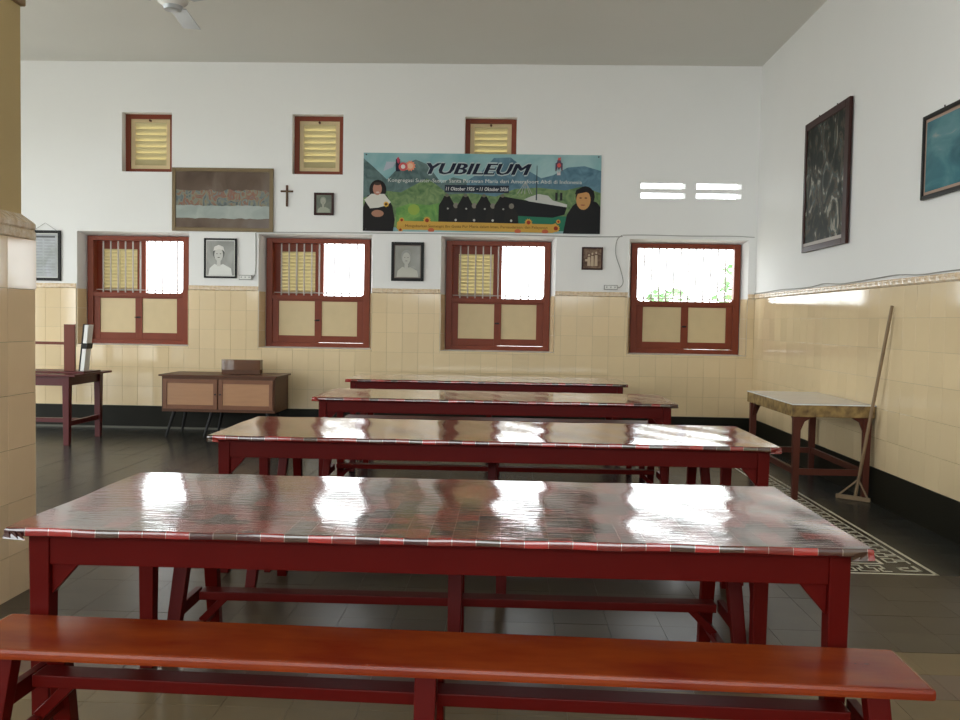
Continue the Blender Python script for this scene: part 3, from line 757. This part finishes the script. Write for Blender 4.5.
def portrait(o, wd, ht, q, bgd, skin, cloth, hair, headpos=(.5,.6), veil=None, s=1.0, y=.0094):
    cx, cz = q+(wd-2*q)*headpos[0], q+(ht-2*q)*headpos[1]; W = wd-2*q; Hh = ht-2*q
    body = [(q+W*.06,q),(wd-q-W*.06,q),(wd-q-W*.10,q+Hh*.20),(cx+W*.16,q+Hh*.33),(cx,q+Hh*.28),(cx-W*.16,q+Hh*.33),(q+W*.10,q+Hh*.20)]
    shape('printed_shoulders', body, y, cloth, o)
    shape('printed_hair', oval(cx,cz+Hh*.035,W*.215*s,Hh*.225*s), y-.0002, hair, o)
    shape('printed_neck', [(cx-W*.07,q+Hh*.26),(cx+W*.07,q+Hh*.26),(cx+W*.07,cz),(cx-W*.07,cz)], y-.0004, skin, o)
    shape('printed_face', oval(cx,cz-Hh*.02,W*.165*s,Hh*.195*s), y-.0006, skin, o)
    d = flat((.10,.095,.085))
    for sx in (-1,1): shape('printed_eye', oval(cx+sx*W*.065,cz+Hh*.01,W*.028,Hh*.012,8), y-.0012, d, o)
    shape('printed_mouth', oval(cx,cz-Hh*.10,W*.055,Hh*.012,8), y-.0012, d, o)
    if veil: shape('printed_cap', [(cx-W*.20,cz+Hh*.09),(cx-W*.16,cz+Hh*.22),(cx,cz+Hh*.27),(cx+W*.17,cz+Hh*.22),(cx+W*.23,cz+Hh*.06),(cx+W*.15,cz+Hh*.12),(cx,cz+Hh*.15)], y-.0014, veil, o)
o, wd, ht = framed('portrait_photo', -3.71,-3.311,1.84,2.319,.022,M['black'],blotch('grey_photo_backdrop',[(.3,(.25,.25,.23)),(.7,(.50,.50,.47))],2.5,.15),'black-framed black and white portrait of a person in a white cap', mat_w=.012, matm=flat((.66,.66,.62)))
portrait(o, wd, ht, .036, None, flat((.58,.57,.53)), flat((.70,.70,.66)), flat((.12,.12,.11)), (.44,.62), flat((.68,.66,.62)))
o, wd, ht = framed('portrait_photo', -1.439,-1.048,1.84,2.305,.036,M['black'],blotch('faded_photo_backdrop',[(.3,(.20,.20,.17)),(.7,(.33,.32,.27))],2.5,.12),'black-framed faded portrait below the left part of the banner', mat_w=.010, matm=flat((.22,.18,.15)))
portrait(o, wd, ht, .048, None, flat((.48,.47,.42)), flat((.50,.49,.42)), flat((.30,.30,.27)), (.45,.62))
o, wd, ht = framed('portrait_photo', -2.379,-2.141,2.612,2.88,.026,M['frame_brown'],blotch('green_grey_backdrop',[(.3,(.12,.14,.11)),(.7,(.22,.23,.18))],6,.15),'tiny brown-framed portrait right of the wall cross', mat_w=.004, matm=flat((.15,.12,.09)))
portrait(o, wd, ht, .032, None, flat((.36,.36,.29)), flat((.33,.35,.27)), flat((.26,.28,.22)), (.45,.66))
o, wd, ht = framed('relief_plaque', .837,1.086,2.008,2.277,.018,M['frame_brown'],blotch('brown_relief',[(.35,(.10,.05,.03)),(.7,(.26,.17,.11))],14,.4),'small square brown plaque with pale standing figures', cat='plaque')
for cx, hh in ((.085,.15),(.125,.17),(.17,.185)):
    b = MB(); b.prism([(cx-.018,.045),(cx+.018,.045),(cx+.015,.045+hh*.7),(cx-.015,.045+hh*.7)],'y',.002,.0099); b.prism(oval(cx,.05+hh*.82,.011,.015,10),'y',.002,.0099)
    b.build('relief_figure', flat((.52,.40,.28)), o, bevel=.002)
MB().box(.04,.10,.004,.0099,.10,.125).build('relief_arm', flat((.52,.40,.28)), o)

# ------------------------------------------------------------------ pictures on the right wall (local x runs towards the camera)
def right_pic(name, y0, y1, z0, z1, fw, fmat, pm, label, lean=.03, mw=.0, mm=None, th=.03):
    o = empty(name, (XR-.012-th, y1, z0), label=label, cat='picture'); o.rotation_euler = (lean,0,-PI/2)
    wd, ht = y1-y0, z1-z0
    MB().box(0,fw[0],0,th,0,ht).box(wd-fw[1],wd,0,th,0,ht).box(fw[0],wd-fw[1],0,th,ht-fw[2],ht).box(fw[0],wd-fw[1],0,th,0,fw[3]).build('frame', fmat, o, bevel=.006)
    a, c, e, g = fw[0], wd-fw[1], fw[3], ht-fw[2]
    if mw:
        MB().box(a,c,.014,th-.002,e,g).build('mount', mm, o)
        MB().box(a+mw,c-mw,.012,.0138,e+mw,g-mw).build('print', pm, o)
    else: MB().box(a,c,.012,th-.002,e,g).build('print', pm, o)
    for xx in (wd*.3, wd*.7): MB().tube([(xx,.02,ht-.004),(xx,.02,ht+.02)],.005,6).build('hanger', M['blackmetal'], o)
    return o
pm = blotch('dark_crowded_print',[(.30,(.006,.007,.006)),(.47,(.018,.022,.018)),(.54,(.09,.07,.045)),(.58,(.03,.055,.055)),(.66,(.36,.33,.27)),(.74,(.05,.05,.04))],5,.6,stretch=(1,1,.7),warp=2.2,seed=3)
o = right_pic('wall_painting', 7.89, 9.06, 2.10, 3.35, (.055,.10,.07,.055), M['frame_brown'], pm, 'tall dark framed painting on the right wall', lean=.0)
MB().box(.055,1.07,.002,.012,.055,.085).build('lit_mat_strip', flat((.45,.40,.36),.2), o)  # pale strip along the bottom: the mat's reflected light put into its colour
pm = blotch('teal_seascape_print',[(.25,(.02,.09,.11)),(.5,(.05,.17,.20)),(.68,(.10,.24,.26)),(.82,(.42,.42,.33))],2.6,.2,stretch=(1,1,2.2),warp=.8,seed=1)
right_pic('wall_painting', 5.55, 6.49, 2.275, 2.855, (.028,.028,.028,.028), M['black'], pm, 'black-framed teal seascape cut by the right edge of the photo', mw=.022, mm=flat((.36,.25,.19)), lean=.0)

# ------------------------------------------------------------------ banner
BX0, BX1, BZ0, BZ1 = -1.787, 1.045, 2.432, 3.362
BW, BH = BX1-BX0, BZ1-BZ0
bn = empty('banner', (BX0, D-.014, BZ0), label='wide printed jubilee banner with green mountains, a ship and portraits', cat='banner')
YP = [0.0]
def lay(name, pts, col, rough=.4):
    YP[0] -= .00012
    m = col if not isinstance(col, tuple) else flat(col, rough)
    pts = [(min(max(x,0),1)*BW, min(max(z,0),1)*BH) for x, z in pts]
    b = MB(); n = len(pts); b.add([(x,YP[0],z) for x,z in pts], [tuple(range(n))])
    return b.build(name, m, bn)
# vinyl sheet, slightly waved
vs_, fs_ = [], []
nx, nz = 40, 10
for j in range(nz+1):
    for i in range(nx+1): vs_.append((BW*i/nx, .006, BH*j/nz-.02*(i/nx)*0))
for j in range(nz):
    for i in range(nx): k = j*(nx+1)+i; fs_.append((k,k+1,k+nx+2,k+nx+1))
MB().box(0,BW,.0005,.004,0,BH).build('vinyl_sheet', blotch('pale_sky_print',[(.3,(.17,.36,.38)),(.7,(.34,.50,.50))],2,.35), bn)
mtn = lambda nm,c1,c2,sc: blotch(nm,[(.3,c1),(.7,c2)],sc,.35,warp=1.5)
lay('printed_mountain', [(0,.40),(0,.93),(.05,.80),(.10,.66),(.15,.82),(.22,.92),(.27,.86),(.33,.62),(.38,.70),(.44,.66),(.44,.30)], mtn('slate_mountain',(.045,.085,.085),(.13,.20,.19),7))
lay('printed_mountain', [(.42,.3),(.44,.66),(.50,.78),(.55,.95),(.62,.96),(.68,.82),(.75,.70),(.80,.74),(.86,.84),(.93,.86),(1,.80),(1,.3)], mtn('blue_mountain',(.05,.12,.17),(.12,.24,.30),6))
lay('printed_hill', [(0,.05),(0,.42),(.08,.52),(.16,.50),(.22,.60),(.27,.68),(.32,.58),(.36,.48),(.46,.50),(.56,.46),(.64,.56),(.74,.58),(.85,.55),(.92,.60),(1,.52),(1,.05)], mtn('green_hill',(.05,.12,.04),(.20,.29,.11),9))
lay('printed_hill', [(.14,.04),(.14,.30),(.20,.36),(.28,.34),(.34,.38),(.34,.04)], mtn('bright_green_field',(.06,.19,.04),(.18,.36,.07),8))
lay('printed_bush', oval(.215,.28,.025,.07), (.26,.36,.06))
lay('printed_water', [(.60,.03),(.60,.22),(.86,.22),(.86,.03)], (.02,.16,.09))
# ship
lay('printed_hull', [(.60,.46),(.72,.40),(.86,.34),(.85,.24),(.80,.20),(.63,.22)], (.008,.008,.009))
lay('printed_deckhouse', [(.615,.505),(.70,.405),(.86,.335),(.86,.37),(.80,.42),(.78,.48),(.74,.50),(.71,.47),(.68,.43)], (.50,.50,.46))
for x in (.65,.665,.68,.70,.71): lay('printed_rigging', [(x,.50),(x+.003,.50),(.685,.66),(.683,.66)], (.35,.35,.32))
lay('printed_mast', [(.728,.42),(.734,.42),(.733,.86),(.730,.86)], (.03,.05,.06))
for x in (.81,.83): lay('printed_funnel', [(x,.42),(x+.01,.42),(x+.01,.52),(x,.52)], (.02,.02,.02))
# group of figures
for k in range(4):
    cx = .355+k*.078
    lay('printed_figure', [(cx-.036,.06),(cx-.034,.34),(cx-.018,.42),(cx-.012,.46),(cx+.012,.46),(cx+.018,.42),(cx+.034,.34),(cx+.036,.06)], (.010,.009,.008))
    lay('printed_figure', [(cx+.005,.06),(cx+.010,.24),(cx+.024,.31),(cx+.052,.31),(cx+.066,.24),(cx+.07,.06)], (.014,.012,.010))
    lay('printed_head', oval(cx+.038,.34,.011,.035,12), (.20,.18,.14))
    lay('printed_head', oval(cx,.47,.008,.022,12), (.14,.13,.09))
    lay('printed_badge', oval(cx+.038,.155,.005,.016,8), (.55,.55,.50)); lay('printed_badge', oval(cx+.004,.30,.004,.012,8), (.35,.35,.30))
# left portrait: dark veil, white collar, sunflower
lay('printed_habit', [(0,.0),(0,.30),(.02,.46),(.10,.46),(.125,.32),(.135,.14),(.128,0)], (.012,.010,.009))
lay('printed_veil', oval(.062,.53,.036,.125), (.013,.010,.009))
lay('printed_collar', [(.005,.40),(.035,.475),(.090,.475),(.118,.37),(.10,.33),(.065,.30),(.03,.29)], (.62,.60,.54))
lay('printed_face', oval(.060,.54,.019,.082), (.42,.20,.14)); lay('printed_smile', oval(.061,.495,.008,.010,8), (.55,.45,.40))
lay('printed_brow', oval(.060,.605,.016,.020,10), (.05,.03,.02))
lay('printed_hands', oval(.062,.225,.026,.045), (.38,.19,.12))
def sunflower(cx, cz, r, petals=(.72,.42,.05), heart=(.10,.03,.01)):
    n = 24; k = BW/BH
    lay('printed_petals', [(cx+r*(1 if i%2 else .72)*math.cos(2*PI*i/n), cz+k*r*(1 if i%2 else .72)*math.sin(2*PI*i/n)) for i in range(n)], petals)
    lay('printed_flower_heart', oval(cx,cz,r*.5,r*.5*k,12), heart)
sunflower(.098,.345,.013,(.70,.42,.06),(.12,.05,.01))
# right portrait
lay('printed_habit', [(.845,0),(.86,.24),(.885,.36),(.93,.46),(.985,.40),(1,.34),(1,0)], (.010,.009,.009))
lay('printed_veil', oval(.935,.47,.040,.135), (.012,.010,.010))
lay('printed_face', oval(.928,.43,.030,.125), (.52,.27,.10)); lay('printed_veil_edge', [(.892,.50),(.898,.56),(.935,.60),(.97,.55),(.975,.48),(.94,.53)], (.010,.009,.009))
for x in (.916,.938): lay('printed_eye', oval(x,.455,.006,.010,8), (.13,.06,.03))
lay('printed_mouth', oval(.926,.365,.010,.008,8), (.28,.09,.05))
# ribbon
lay('printed_ribbon', [(.145,.025),(.145,.115),(.155,.135),(.80,.115),(.815,.13),(.825,.03),(.80,.005)], (.56,.33,.06))
for cx, cz, r in ((.165,.145,.012),(.272,.145,.017),(.70,.135,.017),(.815,.065,.018),(.825,.15,.010),(.16,.02,.011)): sunflower(cx, cz, r, (.60,.33,.05), (.26,.03,.01))
for cx in (.29,.655,.77): lay('printed_blossom', oval(cx,.02,.014,.03,10), (.52,.12,.05))
def lettering(name, body, x, z, wd, ht, m, shear=0, off=0.0, y=None):
    cu = bpy.data.curves.new(name, 'FONT'); cu.body = body; cu.size = 1; cu.shear = shear; cu.offset = off
    cu.resolution_u = 2
    tmp = bpy.data.objects.new(name, cu); COL.objects.link(tmp)
    bpy.context.view_layer.update()
    me = bpy.data.meshes.new_from_object(tmp.evaluated_get(bpy.context.evaluated_depsgraph_get()))
    bpy.data.objects.remove(tmp)
    xs = [v.co.x for v in me.vertices]; ys = [v.co.y for v in me.vertices]
    x0, x1, y0, y1 = min(xs), max(xs), min(ys), max(ys)
    YP[0] -= .00012
    for v in me.vertices: v.co = (x*BW+(v.co.x-x0)/(x1-x0)*wd*BW, YP[0], z*BH+(v.co.y-y0)/(y1-y0)*ht*BH)
    me.materials.clear(); me.materials.append(m)
    o = bpy.data.objects.new(name, me); COL.objects.link(o); o.parent = bn
    return o
navy = flat((.010,.014,.030)); pale = flat((.62,.62,.58)); red = flat((.55,.06,.05))
for dx, dz in ((-.006,0),(.006,0),(0,.018),(0,-.018),(.005,-.014),(-.005,.014)): lettering('title_outline', 'YUBILEUM', .270+dx, .735+dz, .436, .140, flat((.40,.48,.48)), .30)
for dx in (-.0035,-.002,0,.002,.0035): lettering('title_lettering', 'YUBILEUM', .270+dx, .735, .436, .140, navy, .30)
lettering('subtitle_lettering', 'Kongregasi Suster-Suster Santa Perawan Maria dari Amersfoort Abdi di Indonesia', .105, .615, .815, .062, pale)
lay('printed_date_panel', [(.345,.505),(.345,.60),(.615,.60),(.615,.505)], (.02,.03,.045))
lettering('date_lettering', '11 Oktober 1926', .35, .528, .120, .048, flat((.72,.72,.68)), .2, .008)
lettering('date_lettering', '11 Oktober 2026', .492, .528, .120, .048, flat((.72,.72,.68)), .2, .008)
lay('date_dash', [(.478,.548),(.486,.548),(.486,.556),(.478,.556)], (.72,.72,.68))
lettering('motto_lettering', 'Mengobarkan Semangat Ibu Gusta Pur Maria dalam Iman, Persaudaraan, dan Pelayanan', .18, .045, .60, .045, flat((.12,.05,.01)))
lettering('emblem_digit', '1', .137, .765, .018, .155, flat((.02,.02,.04)), 0, .02)
sunflower(.198,.835,.024,(.72,.26,.16),(.72,.45,.30))
lay('emblem_ring', oval(.168,.825,.019,.055), (.55,.10,.10)); lay('emblem_ring_hole', oval(.168,.825,.009,.027), (.66,.62,.58))
lay('emblem_flame', [(.14,.93),(.148,.95),(.155,.90),(.15,.86),(.143,.88)], (.45,.06,.10))
for k in range(5): lay('emblem_stroke', [(.085+.008*k,.77+.01*k),(.092+.008*k,.77+.01*k),(.105+.008*k,.88),(.098+.008*k,.89)], (.42,.44,.50))
lay('emblem_figure', [(.808,.79),(.812,.79),(.817,.84),(.823,.80),(.829,.84),(.834,.79),(.838,.79),(.838,.89),(.832,.90),(.830,.93),(.816,.93),(.814,.90),(.808,.89)], (.10,.06,.10))
lay('emblem_heart', oval(.823,.865,.008,.028,12), (.62,.10,.08)); lay('emblem_flame', [(.817,.93),(.829,.93),(.831,.97),(.825,.955),(.820,.965)], (.62,.10,.08))
lay('emblem_foot', [(.815,.74),(.83,.74),(.829,.80),(.823,.765),(.817,.80)], (.58,.50,.50))
for x in (.012,.988):
    for z in (.025,.975): MB().tube([(x*BW,-.02,z*BH),(x*BW,.004,z*BH)],.008,8).build('eyelet', M['blackmetal'], bn, smooth=True)

# ------------------------------------------------------------------ sockets and wires
def socket(x0, x1, z0, z1, label):
    o = empty('power_socket', ((x0+x1)/2, D-.03, (z0+z1)/2), label=label, cat='socket', group='wall sockets')
    wd, ht = (x1-x0)/2, (z1-z0)/2
    MB().box(-wd,wd,0,.0295,-ht,ht).build('box', mat('grey_socket_rim',(.30,.29,.26),.5), o, bevel=.004)
    MB().box(-wd+.008,wd-.008,-.004,.001,-ht+.008,ht-.008).build('plate', M['white'], o, bevel=.002)
    for k in (-.6,0,.6): MB().tube([(k*wd,-.0055,.003),(k*wd,.002,.003)],.009,8).build('outlet', M['wire'], o)
socket(-3.281,-3.122,1.823,1.881,'small white power socket beside the portrait in white cap')
socket(1.108,1.269,1.773,1.83,'small white power socket under the brown plaque')
def wire(pts, r, label):
    # smooth the polyline with Catmull-Rom
    P = [Vector(p) for p in pts]; out = []
    for i in range(len(P)-1):
        a, b_, c_, d_ = P[max(i-1,0)], P[i], P[i+1], P[min(i+2,len(P)-1)]
        for k in range(6):
            t = k/6; out.append(.5*((2*b_)+(c_-a)*t+(2*a-5*b_+4*c_-d_)*t*t+(3*b_-a-3*c_+d_)*t**3))
    out.append(P[-1])
    tag(MB().tube(out, r, 6).build('electric_wire', M['wire'], None, smooth=True), label, 'wire', 'surface wires')
yw = D-.006
wire([(-3.13,yw,1.85),(-3.09,yw,1.90),(-3.08,yw,2.1),(-3.085,yw,2.39)], .005, 'thin wire rising from the socket beside window and portrait')
wire([(-3.08,yw,2.40),(-2.2,yw,2.405),(-1.2,yw,2.41),(0,yw,2.41),(.7,yw,2.40),(1.25,yw,2.405),(1.31,yw,2.42)], .006, 'long wire running along the wall under the banner')
wire([(1.31,yw,2.425),(1.25,yw,2.36),(1.24,yw,2.2),(1.30,yw,2.02),(1.335,yw,1.88),(1.31,yw,1.815),(1.27,yw,1.80)], .005, 'curved wire dropping to the socket under the brown plaque')
wire([(1.32,yw,2.425),(1.6,yw,2.43),(2.1,yw,2.425),(2.6,yw,2.43),(2.87,yw,2.42)], .005, 'wire running above the open window to the room corner')
xw = XR-.024
xw = XR-.010
wire([(2.888,D-.02,1.757),(xw,10.6,1.757),(xw,10.29,1.760),(xw,9.78,1.768),(xw,9.37,1.760),(xw,8.90,1.758),(xw,8.64,1.768),(xw,8.45,1.776),(xw,8.07,1.757),(xw,7.79,1.758),(xw,7.30,1.768),(xw,6.88,1.776),(xw,6.49,1.758),(xw,6.07,1.762),(xw,5.2,1.757)], .005, 'loose wire along the tile border of the right wall')

# ------------------------------------------------------------------ ceiling fan
fan = empty('ceiling_fan', (-2.44,6.45,3.545), label='white ceiling fan with grey blades near the pillar', cat='fan')
MB().lathe([(.02,.03),(.07,.03),(.105,.06),(.115,.10),(.115,.17),(.09,.20),(.03,.215)],24).build('motor_housing', M['white'], fan, smooth=True)
MB().lathe([(.03,0),(.06,.005),(.07,.03),(.06,.045)],20).build('bottom_cap', M['steel'], fan, smooth=True)
MB().tube([(0,0,.20),(0,0,ZC-3.545-.06)],.013,10).build('down_rod', M['white'], fan, smooth=True)
MB().lathe([(.02,ZC-3.545-.10),(.065,ZC-3.545-.06),(.07,ZC-3.545-.001)],20).build('canopy', M['white'], fan, smooth=True)
for k in range(3):
    a = math.radians(97+120*k)
    R = Matrix.Rotation(a,3,'Z')
    def q(x,y,z): return tuple(R @ Vector((x,y,z)))
    bl = MB(); n = 8; vs = []; fs = []
    for i in range(n+1):
        x = .14+.46*i/n; hw = .060+.006*i/n
        for t in (0,.006): vs += [q(x,-hw,.060+t-.003), q(x,hw,.060+t+.003)]
    for i in range(n):
        k0, k1 = i*4, (i+1)*4
        fs += [(k0,k0+1,k1+1,k1),(k0+2,k1+2,k1+3,k0+3),(k0,k1,k1+2,k0+2),(k0+1,k0+3,k1+3,k1+1)]
    fs += [(0,2,3,1),(n*4,n*4+1,n*4+3,n*4+2)]
    bl.add(vs, fs); ob = bl.build('blade', M['steel'], fan)
    MB().add([q(.06,-.02,.062),q(.06,.02,.062),q(.22,.03,.066),q(.22,-.03,.066),q(.06,-.02,.075),q(.06,.02,.075),q(.22,.03,.075),q(.22,-.03,.075)],[(3,2,1,0),(4,5,6,7),(0,1,5,4),(1,2,6,5),(2,3,7,6),(3,0,4,7)]).build('blade_iron', M['white'], ob)

# ------------------------------------------------------------------ garden outside the windows
tag(MB().box(-40,40,D+.6,60,-.45,-.25).build('garden_ground', M['outside_ground']), kind='structure')
tag(MB().box(-40,XL-.5,-40,D+.6,-.45,-.25).build('yard_ground', M['outside_ground']), kind='structure')
tag(MB().box(-40,40,-40,YN-.5,-.45,-.251).build('street_ground', M['outside_ground']), kind='structure')
def shrub(x, y, h, r, label):
    o = empty('garden_shrub', (x,y,-.25), label=label, cat='shrub', group='shrubs outside the windows')
    rd = random.Random(int(x*100)); b = MB(); st_ = MB()
    for k in range(7):
        a = rd.uniform(0,2*PI); st_.tube([(0,0,0),(math.cos(a)*r*.3,math.sin(a)*r*.3,h*.5),(math.cos(a)*r*.6,math.sin(a)*r*.6,h*.85)],.018,5,.006)
    st_.build('stem', M['wood_handle'], o)
    for k in range(420):
        a = rd.uniform(0,2*PI); e = rd.random()**.5; z = h*(.25+.75*rd.random()); rr = r*e*math.sqrt(max(.05,1-((z/h-.6)/.5)**2))
        c = Vector((rr*math.cos(a), rr*math.sin(a), z)); d1 = Vector((rd.gauss(0,1),rd.gauss(0,1),rd.gauss(0,.6))).normalized(); d2 = d1.cross(Vector((rd.gauss(0,1),rd.gauss(0,1),rd.gauss(0,1)))).normalized()
        s = rd.uniform(.06,.12); b.add([c-d1*s, c+d2*s*.4, c+d1*s, c-d2*s*.4], [(0,1,2,3)])
    b.build('foliage', M['leaf'], o)
shrub(1.35,12.5,1.95,.42,'low green shrub outside the open window, left side')
shrub(2.35,13.4,2.15,.45,'leafy green shrub outside the middle of the open window')
shrub(3.15,12.5,2.45,.40,'taller green shrub outside the right side of the open window')
